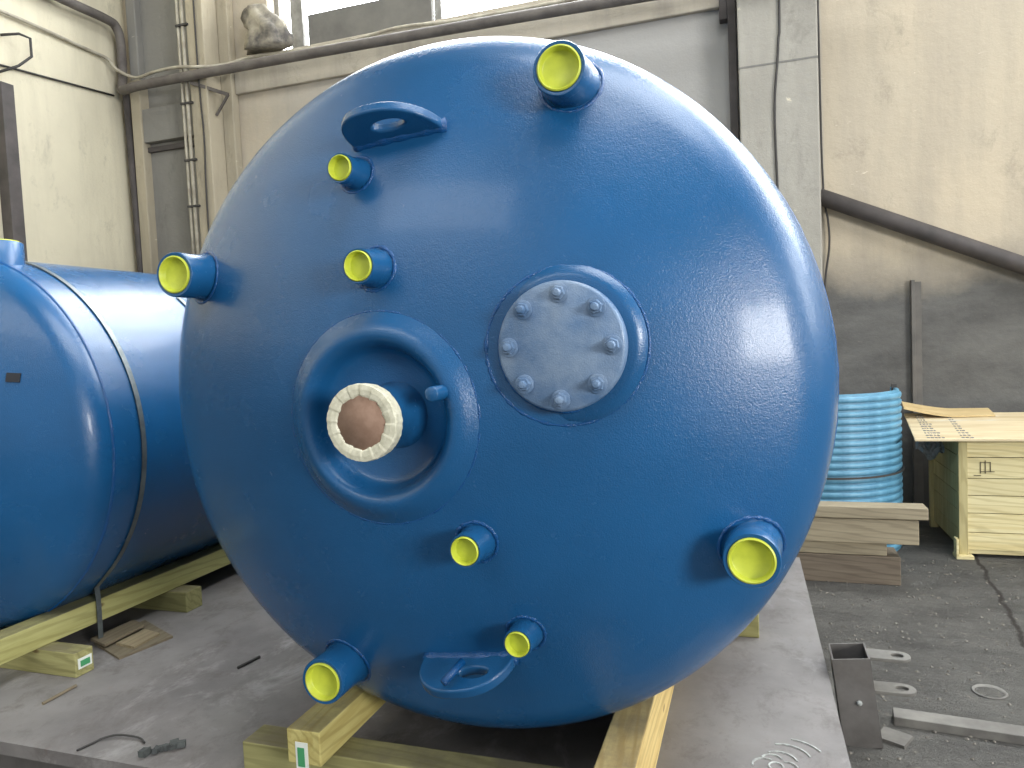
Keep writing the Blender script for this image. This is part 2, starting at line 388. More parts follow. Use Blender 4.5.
line_thing('conduit', [(-6.23, 3.8, 4.34), (-6.21, 4.92, 4.37), (-6.22, 5.75, 4.36), (-6.20, 6.0, 4.34), (-6.10, 6.02, 4.22), (-5.9, 6.05, 4.12), (-5.6, 5.97, 4.10), (-5.32, 5.96, 4.10), (-5.05, 5.95, 4.06), (-4.84, 6.1, 4.10), (-4.6, 6.2, 4.17), (-4.2, 6.2, 4.15), (-3.6, 6.2, 4.13), (-3.0, 6.2, 4.17), (-2.4, 6.2, 4.13), (-1.2, 6.2, 4.12), (.0, 5.9, 4.0)], .016, MCOND,
           'thin pale conduit looping from left wall over the thick grey pipe', 'conduit', 8)
line_thing('wall_rod', [(-6.23, 3.8, 3.80), (-6.23, 4.88, 3.90), (-6.23, 6.08, 4.00)], .010, MCABLE, 'thin dark rod running level across the upper left wall', 'rod', 8, 0)
line_thing('wall_hook', [(-6.24, 4.9, 4.17), (-6.12, 4.98, 4.19), (-6.10, 5.07, 4.18), (-6.10, 5.07, 4.02), (-6.12, 4.95, 3.90), (-6.24, 4.8, 3.80)], .012, MCABLE, 'bent dark bracket hooked on upper left wall at the photo edge', 'bracket', 8, 0)
tag(G().box((-6.25, 4.78, FZ), (-6.13, 4.90, 3.72)).obj('wall_post', MDPIPE, bevel=.006, loc=(-6.19, 4.84, FZ)), 'dark upright steel post against left wall at the photo edge', 'post')
t = thing('round_wall_fitting', (-6.2, 5.32, 4.7), 'dark round fitting above the thick grey pipe at top left', 'fitting')
G().revolve([(0, .0), (.07, 0), (.085, .02), (.085, .09), (.06, .11), (0, .11)], (-6.25, 5.36, 4.76), 'x', 20).obj('body', MDPIPE, t, True)
# column conduits (bundle) with clips
b = thing('conduit_bundle', (-5.3, 5.97, FZ), 'pair of slim pale conduits clipped up left side of beige column', 'conduit')
for x, r in ((-5.285, .014), (-5.23, .018)):
    G().tube([(x, 6.0, FZ), (x, 6.0, 8.8)], r, 8).obj('conduit_tube', MCOND, b, True)
for z in (2.2, 2.75, 3.2, 3.75, 4.5):
    G().box((-5.30, 5.975, z-.010), (-5.16, 6.01, z+.010)).obj('clip', MCABLE, b)
line_thing('column_cable', [(-5.06, 5.985, FZ), (-5.07, 5.985, 2.6), (-5.05, 5.985, 3.4), (-5.07, 5.985, 4.3), (-5.06, 5.985, 8)], .008, MCABLE, 'thin dark cable running down face of left beige column', 'cable', 6)
line_thing('column_wire', [(.245, 5.965, 8), (.24, 5.965, 4.0), (.225, 5.965, 3.4), (.19, 5.965, 2.95), (.195, 5.965, 2.4), (.22, 5.965, 1.2)], .009, MCABLE, 'thin black cable hanging down middle of grey concrete column', 'cable', 6)
line_thing('edge_wire', [(.52, 6.27, 8), (.53, 6.27, 3.6), (.54, 6.27, 2.4), (.57, 6.26, 2.1), (.575, 6.26, 1.9), (.54, 6.27, 1.6), (.54, 6.27, 1.1)], .008, MCABLE, 'thin black cable sagging beside right edge of grey column', 'cable', 6)
t = thing('steel_upright', (-.11, 6.2, FZ), 'dark steel upright against left side of grey column', 'post')
G().box((-.137, 6.18, FZ), (-.074, 6.29, 8.8)).obj('web', MDPIPE, t, bevel=.004)
G().box((-.20, 6.2, 3.74), (-.137, 6.29, 3.92)).obj('bracket', MDPIPE, t, bevel=.006)
t = thing('angle_bracket', (-5.4, 6.0, 4.0), 'slanting steel angle bracket under the grey pipe on left column', 'bracket')
G().tube([(-5.15, 5.97, 3.93), (-4.81, 6.08, 3.80)], .022, 4).obj('arm', MPIPE, t)
G().tube([(-4.81, 6.08, 3.80), (-4.98, 6.1, 3.63)], .014, 4).obj('brace', MPIPE, t)
# bundle of rags on window ledge
g = G(); v = []; f = []; nr, na = 16, 20
for i in range(nr):
    h = i/(nr-1); wdt = (.17*(1-h)**.5+.07)*(1 if h < .97 else .3); lx = .05*sin(5*h)-.06*h
    for j in range(na):
        ph = 2*pi*j/na; fold = 1+.16*sin(5*ph+4*h)+.09*sin(9*ph-7*h)+random.uniform(-.05, .05)
        v.append((-4.40+lx+wdt*fold*cos(ph), 6.17+.5*wdt*fold*sin(ph), 4.20+.44*h))
for i in range(nr-1):
    for j in range(na): f.append((i*na+j, i*na+(j+1) % na, (i+1)*na+(j+1) % na, (i+1)*na+j))
f.append(tuple(range(na))[::-1]); f.append(tuple((nr-1)*na+j for j in range(na)))
g.add(v, f)
tag(g.obj('rag_bundle', MCLOTH, smooth=True, loc=(-4.45, 6.16, 4.25)), 'crumpled grey bundle stuffed at left end of window ledge', 'bundle')
# leaning pole and post at right
p0, p1 = Vector((.50, 6.22, 2.29)), Vector((2.75, 6.22, 1.235))
t = thing('sloping_pipe', p0, 'thick dark pipe sloping down right across the beige wall', 'pipe')
G().tube([p0, p1], .062, 16).obj('pipe_body', MDPIPE, t, True)
t = thing('wall_stake', (1.18, 6.2, FZ), 'narrow dark steel upright standing against the sooty right wall', 'post')
G().box((1.14, 6.25, FZ), (1.165, 6.30, 1.6)).box((1.155, 6.262, FZ), (1.21, 6.30, 1.585)).obj('angle_bar', plain('sooty_steel', srgb(108, 104, 99), .85, srgb(92, 89, 85), 6), t, bevel=.003)

# ================================================================== STEEL DECK
d = thing('steel_deck', (-2.3, 3, FZ), 'wide worn steel assembly deck carrying both blue tanks', 'platform')
G().plate([(-5.2, 1.70), (.240, 1.712), (.209, 4.28), (-5.2, 4.28)], None, (0, 0, -.0225), (1, 0, 0), (0, 1, 0), (0, 0, 1), .045).obj('deck_plate', MDECK, d)
for y in (1.85, 2.9, 4.1):
    G().box((-5.1, y-.01, FZ+.012), (.10, y+.01, -.055)).box((-5.1, y-.07, FZ), (.10, y+.07, FZ+.012)).box((-5.1, y-.07, -.057), (.10, y+.07, -.045)).obj('support_beam', MSTEEL, d)

# ================================================================== TANKS
def tori(R, Cr=1.8, kr=.24):
    C = Cr*R; k = kr*R; a0 = asin((R-k)/(C-k)); h = C-(C-k)*cos(a0); rt = C*sin(a0)
    def dep(r):
        r = min(r, R)
        return C-sqrt(C*C-r*r) if r < rt else h-sqrt(max(0, k*k-(r-(R-k))**2))
    return dep, h, rt, a0, C, k
X0, Y0, Z0 = -.7988, 2.027, 1.1234
dep, H, rt, a0, CC, KK = tori(1.0)
def surf(x, z): return Y0-H+dep(hypot(x-X0, z-Z0))
def snorm(x, z):
    e = 1e-3; gx = (surf(x+e, z)-surf(x-e, z))/2/e; gz = (surf(x, z+e)-surf(x, z-e))/2/e
    return Vector((gx, -1, gz)).normalized()
tank = thing('pressure_tank', (X0, 3.0, .14), 'big blue steel tank with domed end facing camera, centre of the picture', 'tank')
# head, with a round opening for the recessed manway
MX, MZ, MR = -.884, 1.085, .215
NA = 180
svals = [0]+[i/26*.62 for i in range(1, 27)]+[.62+.38*(1-(1-i/34)**1.0) for i in range(1, 35)]
v = []; f = []
for i in range(NA):
    a = 2*pi*i/NA
    for s_ in svals:
        cx, cz = MX+(X0-MX)*s_, MZ+(Z0-MZ)*s_; rho = MR+(1-MR)*s_
        x, z = cx+rho*cos(a), cz+rho*sin(a)
        v.append((x, surf(x, z) if s_ < 1 else Y0, z))
m = len(svals)
for i in range(NA):
    k = (i+1) % NA
    for j in range(m-1): f.append((i*m+j, i*m+j+1, k*m+j+1, k*m+j))
G().add(v, f).obj('dished_head', MB, tank, True)
LEN = 2.05
G().revolve([(1, 0), (1.0, .02), (1, .3), (1, LEN)], (X0, Y0, Z0), 'y', NA).obj('shell', MB, tank, True)
rp = [(sin(x)*CC, LEN+H-CC*(1-cos(x))) for x in [a0*i/14 for i in range(15)]]+[(1-KK+KK*sin(x), LEN+KK*cos(x)) for x in [a0+(pi/2-a0)*i/8 for i in range(1, 9)]]
G().revolve(rp, (X0, Y0, Z0), 'y', 96).obj('rear_head', MB, tank, True)
G().revolve([(.998, .045), (1.006, .05), (1.008, .06), (1.006, .07), (.998, .075)], (X0, Y0, Z0), 'y', NA, lambda a, j: (random.uniform(-.001, .001), 0)).obj('girth_weld', MW, tank, True)

def weld(x, y_off, z, R, parent, w=.010, n=72, tilt=True, name='weld_bead'):
    """lumpy weld bead round a nozzle of radius R on the dished head"""
    v = []; f = []; m_ = 8
    for i in range(n):
        a = 2*pi*i/n; px, pz = x+R*cos(a), z+R*sin(a); ww = w*(1+random.uniform(-.38, .30))
        N = snorm(px, pz); T = Vector((cos(a), 0, sin(a))); c = Vector((px, surf(px, pz)+y_off, pz))
        T = (T-N*T.dot(N)).normalized()
        for j in range(m_):
            b = 2*pi*j/m_; v.append(c+T*cos(b)*ww*1.15+N*sin(b)*ww*.8)
    for i in range(n):
        k = (i+1) % n
        for j in range(m_): f.append((i*m_+j, i*m_+(j+1) % m_, k*m_+(j+1) % m_, k*m_+j))
    return G().add(v, f).obj(name, MW, parent, True)

def nozzle(x, z, R, L, collar=True):
    y0 = surf(x, z); ye = y0-L
    ir = .86 if collar else .835
    prof = [(R*ir, .03), (R*ir, .0), (R*.90, -.0015), (R*.97, -.0015), (R, .002), (R, L*.55), (R*1.02, L*.75), (R*1.09, L*.97), (R*1.12, L+.07)]
    if collar: prof = [(R*.86, .03), (R*.86, 0), (R*.90, -.0015), (R*.97, -.0015), (R, .002), (R, L*.55), (R*1.03, L*.62), (R*1.16, L*.95), (R*1.2, L+.07)]
    o = sharp(G().revolve(prof, (x, ye, z), 'y', 56).obj('nozzle', MB, tank, True), .9)
    Rc = R*(.86 if collar else .835)
    sharp(G().revolve([(0, .014), (Rc*.80, .014), (Rc*.86, .011), (Rc*.88, -.004), (Rc*.93, -.006), (Rc*.995, -.004), (Rc*.995, .02)], (x, ye, z), 'y', 48).obj('cap', MYEL, o, True), .9)
    weld(x, .001, z, R*(1.2 if collar else 1.12)+.004, o, max(.0045, R*.075))
    return o
for k, ang in enumerate((63.3, 153.7, 246.2, -25.8)):
    R_ = (.857, .835, .83, .868)[k]
    nozzle(X0+R_*cos(math.radians(ang)), Z0+R_*sin(math.radians(ang)), .0635, (.118, .118, .128, .112)[k], collar=False)
nozzle(-.961, 1.709, .037, .08)
nozzle(-.884, 1.456, .0425, .08)
nozzle(-.652, .779, .040, .075)
nozzle(-.562, .530, .0365, .068)

# bolted cover
CX, CZ = -.411, 1.246; ycv = surf(CX, CZ)
cv = sharp(G().revolve([(0, -.055), (.140, -.055), (.1455, -.052), (.147, -.047), (.147, -.020), (.135, -.018), (.135, .03)], (CX, ycv, CZ), 'y', 96).obj('bolted_cover', MB2, tank, True), .9)
cv['label'] = 'round dusty blue cover plate with eight bolts'
pad = G().revolve([(.12, -.010), (.160, -.008), (.172, -.004), (.186, .012)], (CX, ycv, CZ), 'y', 96).obj('pad_ring', MB, tank, True)
weld(CX, .0015, CZ, .184, pad, .0042, 110)
weld(CX, -.008, CZ, .150, pad, .004, 90)
for k in range(8):
    a = math.radians(90+45*k-1); bx, bz = CX+.119*cos(a), CZ+.119*sin(a); yb = ycv-.055
    hexp = []
    g = G(); n = 6; ph = random.uniform(0, 1)
    v = [(bx+r*cos(pi/3*i+ph), yb+dy, bz+r*sin(pi/3*i+ph)) for (r, dy) in ((.0165, 0), (.0165, -.010), (.0145, -.0135)) for i in range(6)]
    fs = [(j*6+i, j*6+(i+1) % 6, (j+1)*6+(i+1) % 6, (j+1)*6+i) for j in range(2) for i in range(6)]+[tuple(12+i for i in range(6))]
    g.add(v, fs)
    g.revolve([(.022, .002), (.022, -.003), (.020, -.004), (.01, -.004)], (bx, yb, bz), 'y', 20)
    g.revolve([(.0095, 0), (.0095, -.022), (.007, -.026), (0, -.027)], (bx, yb, bz), 'y', 14)
    sharp(g.obj('bolt', MB2, cv, True), .7)

# recessed manway with raised swept rim
ys = surf(MX, MZ)
pr_ = [(.272, None, .004), (.262, None, -.002), (.250, None, -.008), (.236, -.018, 0), (.220, -.024, 0), (.206, -.024, 0), (.194, -.016, 0), (.184, .0, 0), (.178, .018, 0), (.172, .036, 0), (.160, .050, 0), (.138, .055, 0), (.05, .057, 0), (0, .057, 0)]
v = []; f = []; n = 128; m = len(pr_)
for i in range(n):
    a = 2*pi*i/n; x_ = MX+.25*cos(a); z_ = MZ+.25*sin(a); off = surf(x_, z_)-ys
    for (r, dy, ex) in pr_:
        x, z = MX+r*cos(a), MZ+r*sin(a)
        y = surf(x, z)+ex if dy is None else ys+dy+off*max(0, min(1, (r-.16)/.09))
        v.append((x, y, z))
for i in range(n):
    k = (i+1) % n
    for j in range(m-1): f.append((i*m+j, k*m+j, k*m+j+1, i*m+j+1))
mw = G().add(v, f).obj('manway_rim', MB, tank, True)
sd = mw.modifiers.new('sub', 'SUBSURF'); sd.levels = 1; sd.render_levels = 1
weld(MX, .002, MZ, .266, mw, .0035, 120)
# taped central pipe
TX, TZ, TY = -.858, 1.091, 1.471
tp = G().revolve([(.075, .02), (.075, .0), (.084, .0), (.084, .03), (.078, .04), (.078, .15), (.086, .18)], (TX, TY, TZ), 'y', 64).obj('agitator_pipe', MB, tank, True)
g = G(); v = []; f = []; n = 96; prof = [(.0885, .034), (.0895, .02), (.0905, .003), (.0885, -.003), (.078, -.0045), (.066, -.003), (.060, .0)]
for i in range(n):
    a = 2*pi*i/n; pl = (i % 6)/6; sx = .0016*pl
    for j, (r, dy) in enumerate(prof):
        rr = r-(.0022*pl if j > 3 else 0)+(random.uniform(-.0008, .0008))
        if j == 6: rr = .060+.0018*cos(8*a)+random.uniform(-.0006, .0006)
        v.append((TX+rr*cos(a), TY+dy-sx, TZ+rr*sin(a)))
m = len(prof)
for i in range(n):
    k = (i+1) % n
    for j in range(m-1): f.append((i*m+j, k*m+j, k*m+j+1, i*m+j+1))
to = G().add(v, f).obj('tape', MTAPE, tp, False); to['label'] = 'ring of pleated pale masking tape'
bo = G().revolve([(0, -.001), (.066, -.001), (.066, .006)], (TX, TY, TZ), 'y', 40).obj('blanking_disc', MBROWN, tp, True); bo['label'] = 'brown hardboard disc'
# small stub in the manway wall
sharp(G().revolve([(0, -.0), (.014, 0), (.0175, .003), (.018, .10)], (-.700, 1.515, 1.150), 'y', 24).obj('stub', MB, tank, True), .9)

# lifting lugs
pin = []
def lug(x, z, half, p, th, hole_u, hole_r, lean):
    Nn = snorm(x, z); rad = Vector((x-X0, 0, z-Z0)).normalized(); T = Vector((0, 1, 0)).cross(rad).normalized()
    if T.x < 0: T = -T
    T = (T-Nn*T.dot(Nn)).normalized(); B = T.cross(Nn).normalized()
    Nl = Nn
    o = Vector((x, surf(x, z), z))
    outer = []; inner = []; n = 48
    for i in range(n):
        a = 2*pi*i/n
        cu, cv_ = cos(a), sin(a)
        if cv_ >= 0: u_, w_ = half*(abs(cu)**.85)*(1 if cu > 0 else -1), p*(cv_**.9)
        else: u_, w_ = half*cu, .045*cv_
        u_ += lean*max(0, w_)
        outer.append((u_, w_))
        inner.append((hole_u+hole_r*1.45*cos(a), p*.50+hole_r*.62*sin(a)))
    ob = G().plate(outer, inner, o, T, Nl, B, th).obj('lifting_lug', MB, tank, True, bevel=.006, seg=3)
    sharp(ob, .8)
    if x < -.6 and z < 1 and True: pin.append(ob)
    # fillet bead along the foot
    pts = []
    for i in range(17):
        u_ = -half*1.02+2.04*half*i/16; q = o+T*u_; q.y = surf(q.x, q.z)
        pts.append(q)
    G().tube(pts, [.010+random.uniform(-.002, .003)+th*.35 for _ in pts], 10).obj('weld_bead', MW, ob, True)
lug(-.847, 1.800, .128, .118, .026, .0, .030, -.25)
lug(-.722, .443, .128, .122, .030, .028, .027, -.12)
G().tube([(-0.746, 1.6, 0.432), (-0.716, 1.66, 0.464)], .010, 12).obj('lug_bar', MW, pin[0], True)

# ---- second tank
X2, Y2, R2 = -3.29, 2.28, .82; Z2 = .2+sqrt(R2*R2-.39**2)
tank2 = thing('pressure_tank', (X2, 3.1, .12), 'smaller blue tank lying at left edge with grey strap round it', 'tank')
d2, H2, rt2, a02, C2, K2 = tori(R2, 1.7, .16)
fp = [(sin(x)*C2, -H2+C2*(1-cos(x))) for x in [a02*i/22 for i in range(23)]]+[(R2-K2+K2*sin(x), -K2*cos(x)) for x in [a02+(pi/2-a02)*i/14 for i in range(1, 15)]]
G().revolve(fp, (X2, Y2, Z2), 'y', 160).obj('dished_head', MB, tank2, True)
G().revolve([(R2, 0), (R2, .02), (R2, .4), (R2, 2.0)], (X2, Y2, Z2), 'y', 160).obj('shell', MB, tank2, True)
G().revolve([(r, 2.0-dy) for r, dy in fp], (X2, Y2, Z2), 'y', 96).obj('rear_head', MB, tank2, True)
G().revolve([(R2-.002, -.008), (R2+.005, -.004), (R2+.006, .003), (R2-.002, .008)], (X2, Y2, Z2), 'y', 160, lambda a, j: (random.uniform(-.001, .001), 0)).obj('girth_weld', MW, tank2, True)
# weld ring near the knuckle of the head
rk = .63; yk = Y2-H2+d2(rk)
nb = G().revolve([(.105, -.02), (.105, .135), (.100, .14), (.086, .14), (.086, .12)], (-3.10, 2.33, 1.65), 'z', 40).obj('nozzle', MB, tank2, True); sharp(nb, .9)
sharp(G().revolve([(0, .128), (.075, .128), (.078, .146), (.090, .146), (.092, .13)], (-3.10, 2.33, 1.65), 'z', 40).obj('cap', MYEL, nb, True), .9)
# little square plate on the head
def h2(x, z): return Y2-H2+d2(hypot(x-X2, z-Z2))
sxp, szp = -2.74, 1.21
hx = h2(sxp, szp)
e = 1e-3; N2_ = Vector(((h2(sxp+e, szp)-h2(sxp-e, szp))/2/e, -1, (h2(sxp, szp+e)-h2(sxp, szp-e))/2/e)).normalized()
U2 = Vector((1, 0, 0)); U2 = (U2-N2_*U2.dot(N2_)).normalized(); V2 = U2.cross(N2_)
G().plate([(-.026, -.018), (.026, -.018), (.026, .018), (-.026, .018)], None, Vector((sxp, hx, szp))+N2_*.002, U2, V2, N2_, .006).obj('name_plate', MDARK, tank2)

# straps round tank 2
def strap(y, a_start, a_end, label, tail=True):
    w = .012; v = []; f = []; pts = []
    for i in range(49):
        a = a_start+(a_end-a_start)*i/48
        pts.append((X2+(R2+.004)*cos(a), Z2+(R2+.004)*sin(a), cos(a), sin(a)))
    if tail: pts += [(-2.790, .26, 1, 0), (-2.786, .20, 1, 0), (-2.789, .03, 1, 0)]
    for (x, z, nx, nz) in pts:
        for (dy, dn) in ((-w, 0), (w, 0), (w, .003), (-w, .003)): v.append((x+nx*dn, y+dy, z+nz*dn))
    for i in range(len(pts)-1):
        for j in range(4): f.append((i*4+j, i*4+(j+1) % 4, i*4+4+(j+1) % 4, i*4+4+j))
    f += [(0, 1, 2, 3), tuple(len(v)-4+j for j in range(4))[::-1]]
    return tag(G().add(v, f).obj('steel_strap', MSTRAP, loc=(X2+.8, y, .1)), label, 'strap', 'steel straps round the left tank')
s1 = strap(2.43, 2.2, -.75, 'grey steel strap over left tank, running down across the timber')
strap(3.02, .9, .42, 'dark strap end on left tank beside the big tank, farther strap', tail=False)

# ================================================================== TIMBERS UNDER THE TANKS
def beam(name, a, b, mat, label, group, rot=None, tagc=None):
    c = ((a[0]+b[0])/2, (a[1]+b[1])/2, a[2])
    t = thing(name, c, label, 'beam', group)
    o = G().box(a, b, rot).obj('timber', mat, t, bevel=.004)
    o['label'] = 'squared softwood timber'
    if tagc:
        tagc(t)
    return t
GB = 'timbers under the tanks'
def tag_front(t):
    G().box((-1.255, 1.6915, .075), (-1.215, 1.6935, .165)).obj('label_tag', MTAGW, t)
    G().box((-1.248, 1.690, .095), (-1.226, 1.692, .150)).obj('label_print', MTAGG, t)
LB = beam('skid_timber', (-1.283, 1.693, .1), (-1.175, 4.0, .2), wood('knotty_pine_lengthways', 1, srgb(204, 192, 124), srgb(170, 150, 84), .7), 'lengthwise timber with green tag on its end, under left of big tank', GB, tagc=tag_front)
RB = beam('skid_timber', (-.404, 1.55, 0), (-.303, 3.9, .2), WYF, 'fresh yellow lengthwise timber under right side of big tank', GB)
beam('cross_timber', (-1.49, 1.755, 0), (-.42, 1.86, .1), WX, 'cross timber lying on deck under front of big tank', GB)
beam('cross_timber', (-1.45, 3.1, 0), (-.42, 3.20, .1), WX, 'cross timber deep in shade under middle of big tank', GB)
beam('timber_block', (-.295, 3.1, 0), (-.01, 3.20, .1), WX, 'short yellow timber block showing behind lower right edge of big tank', GB)
L2a = beam('skid_timber', (-2.90, 1.5, .1), (-2.80, 4.25, .2), WY, 'long knotty timber along near side of left tank', GB)
L2b = beam('skid_timber', (-3.78, 1.5, .1), (-3.68, 4.25, .2), WY, 'long timber behind, under far side of left tank', GB)
def tag_side(t):
    G().box((-2.6005, 2.152, .03), (-2.5975, 2.215, .072)).obj('label_tag', MTAGW, t)
    G().box((-2.598, 2.162, .038), (-2.5955, 2.205, .062)).obj('label_print', MTAGG, t)
beam('cross_timber', (-3.95, 2.14, 0), (-2.60, 2.225, .1), WX, 'short cross timber with green tag under near end of left tank', GB, tagc=tag_side)
beam('cross_timber', (-3.95, 2.84, 0), (-2.69, 2.95, .1), WX, 'second cross timber under left tank, nearer the big tank', GB)

# offcuts and litter on the deck
OC = 'offcuts on the deck'
WP = wood('pale_offcut', 1, srgb(166, 152, 122), srgb(142, 126, 98), .3)
for pts, z, th, mt, lab in (([[(-2.817, 2.422), (-2.571, 2.32), (-2.518, 2.565), (-2.809, 2.697)]], 0, .010, WD, 'lowest and widest flat grey board of small stack beside left tank'),
                            ([[(-2.697, 2.424), (-2.579, 2.407), (-2.586, 2.56), (-2.695, 2.584)]], .010, .010, WP, 'pale brown offcut in middle of small board stack'),
                            ([[(-2.83, 2.415), (-2.707, 2.376), (-2.718, 2.602), (-2.819, 2.642)]], .020, .012, WD, 'topmost grey offcut of small board stack beside left tank')):
    tag(G().plate(pts[0], None, (0, 0, z+th/2), (1, 0, 0), (0, 1, 0), (0, 0, 1), th).obj('wood_offcut', mt, loc=(pts[0][0][0], pts[0][0][1], z)), lab, 'board', OC)
tag(G().tube([(-2.528, 1.937, .006), (-2.533, 2.081, .006)], .006, 6).obj('wood_splinter', WD, loc=(-2.53, 2.0, 0)), 'thin grey stick lying on deck at lower left', 'stick')
g = G()
for k in range(9):
    c = Vector((-1.875+.02*k/2+random.uniform(-.01, .01), 1.758+.009*k, .008)); s_ = random.uniform(.006, .014)
    g.box(c-Vector((s_, s_, .008)), c+Vector((s_, s_, s_)), RZ(random.uniform(0, 2)) @ RX(random.uniform(-.4, .4)))
tag(g.obj('debris_clump', MDEB, loc=(-1.86, 1.79, 0)), 'small dark grey clump of debris near front deck edge', 'debris')
line_thing('bent_wire', [(-2.115, 1.722, .004), (-2.10, 1.77, .005), (-2.09, 1.80, .006), (-2.05, 1.825, .009), (-1.97, 1.83, .008), (-1.93, 1.815, .004)], .0035, MCABLE, 'thin bent dark wire lying near front edge of deck', 'wire', 6)
line_thing('metal_rod', [(-2.0, 2.36, .006), (-1.98, 2.47, .006)], .006, MCABLE, 'short dark rod lying on deck between the two tanks', 'rod', 6, 0)
g = G()
for (cx, cy, r, a1, a2) in ((.04, 2.20, .05, .2, 2.2), (.055, 2.22, .075, .3, 1.9), (.02, 2.20, .03, .4, 2.8), (.03, 2.17, .02, 0, 4), (.07, 2.23, .10, .5, 1.5), (.0, 2.17, .035, 1, 3.4), (.06, 2.17, .03, .2, 1.8)):
    pts = [(cx+r*cos(a1+(a2-a1)*i/10), cy+r*sin(a1+(a2-a1)*i/10), .0012) for i in range(11)]
    g.tube(pts, .0035, 4)
tag(g.obj('chalk_mark', MCHALK, loc=(.04, 2.2, 0)), 'white curly chalk scribble on right side of deck', 'marking')

# ================================================================== RIGHT SIDE: fixture, bar, boards, drum, crate
t = thing('square_tube_fixture', (.31, 2.87, FZ), 'grey square steel tube standing open topped beside the deck', 'fixture')
def tilt(p): # lean slightly to the left
    p = Vector(p); c = Vector((.35, 2.87, FZ)); return RY(-.115) @ (p-c)+c
g = G()
x0, x1, y0, y1, zt, th = .275, .402, 2.80, 2.945, .075, .006
for a_, b_ in (((x0, y0, FZ), (x1, y0+th, zt)), ((x0, y1-th, FZ), (x1, y1, zt)), ((x0, y0+th, FZ), (x0+th, y1-th, zt)), ((x1-th, y0+th, FZ), (x1, y1-th, zt))): g.box(a_, b_)
g.v = [tuple(tilt(p)) for p in g.v]; g.obj('tube_body', MSTEEL, t)
g = G().revolve([(0, -.006), (.008, -.006), (.010, 0)], tilt((.345, 2.799, -.085)), 'y', 14); g.obj('peg', MCHALK, t, True)
def lugplate(x, y, z, lx, w, label=None):
    outer = []; inner = []; n = 40
    for i in range(n):
        a = 2*pi*i/n; c_, s_ = cos(a), sin(a)
        if c_ >= 0: outer.append((lx-w+w*c_, w*s_))
        else: outer.append((max(-1, c_*1.6)*0 if c_ < -.6 else (lx-w)*(1+c_/.6), w*(1 if s_ > 0 else -1)*(1 if c_ > -.6 else abs(s_)/.8)))
        inner.append((lx-w-.004+w*.52*c_, w*.46*s_))
    return G().plate(outer, inner, (x, y, z), (1, 0, 0), (0, 1, 0), (0, 0, 1), .012).obj('lug_plate', MRAIL, t, bevel=.002)
lugplate(.36, 2.87, .066, .145, .040)
lugplate(.375, 2.86, -.05, .145, .042)
G().box((.40, 2.84, FZ), (.50, 2.93, FZ+.012), RZ(-.5)).obj('foot_plate', MRAIL, t)
t = thing('steel_bar', (.7, 3.06, FZ), 'long flat grey steel bar lying on concrete floor at lower right', 'bar')
G().box((.47, 2.985, FZ), (2.6, 3.065, FZ+.035), RZ(-.10), (.47, 3.03, FZ)).obj('bar_body', MRAIL, t, bevel=.003)
tag(G().revolve([(.055, 0), (.065, .008), (.060, .014), (.050, .004)], (.875, 3.35, FZ-.006), 'z', 24).obj('dent_ring', MRAIL, smooth=True, loc=(.875, 3.35, FZ)), 'low ring standing in for a shallow round dent in the floor', 'ring')  # ring shape added in place of a shallow floor depression
# pebbles / grit on the floor
g = G()
for k in range(1500):
    x = random.uniform(.28, 2.2); y = random.uniform(2.5, 5.2); r = random.choice((.003, .004, .006, .009))
    c = Vector((x, y, FZ+r*.3)); q = [c+Vector((r*random.uniform(.6, 1.3)*a_, r*random.uniform(.6, 1.3)*b_, r*c_)) for a_, b_, c_ in ((1, 0, 0), (0, 1, 0), (-1, 0, 0), (0, -1, 0), (0, 0, .7))]
    g.add(q, [(0, 1, 4), (1, 2, 4), (2, 3, 4), (3, 0, 4)])
tag(g.obj('floor_grit', plain('grit', srgb(128, 122, 112), .95, srgb(92, 88, 82), 3), loc=(1, 3.5, FZ)), 'loose grit scattered over concrete floor at right', 'grit', kind='stuff')

# board pile
BP = 'weathered boards piled right of big tank'
yb = 4.65
for (x0, x1, z0, z1, yy, dd, mat, lab) in ((.12, .775, -.25, -.082, 4.65, .22, WG2, 'thick brown bottom beam of weathered board pile'),
        (.10, .705, -.080, -.004, 4.66, .16, WG, 'second board from bottom of pile, shortest'),
        (.05, .868, -.002, .142, 4.63, .12, WG, 'thick knotty grey beam, second from top of pile'),
        (.08, .915, .147, .216, 4.62, .14, WG, 'topmost grey board of pile, reaching farthest right')):
    t = thing('weathered_board', ((x0+x1)/2, yy, z0), lab, 'board', BP)
    G().box((x0, yy, z0), (x1, yy+dd, z1), RZ(random.uniform(-.012, .012)), (x1, yy, z0)).obj('board', mat, t, bevel=.005)
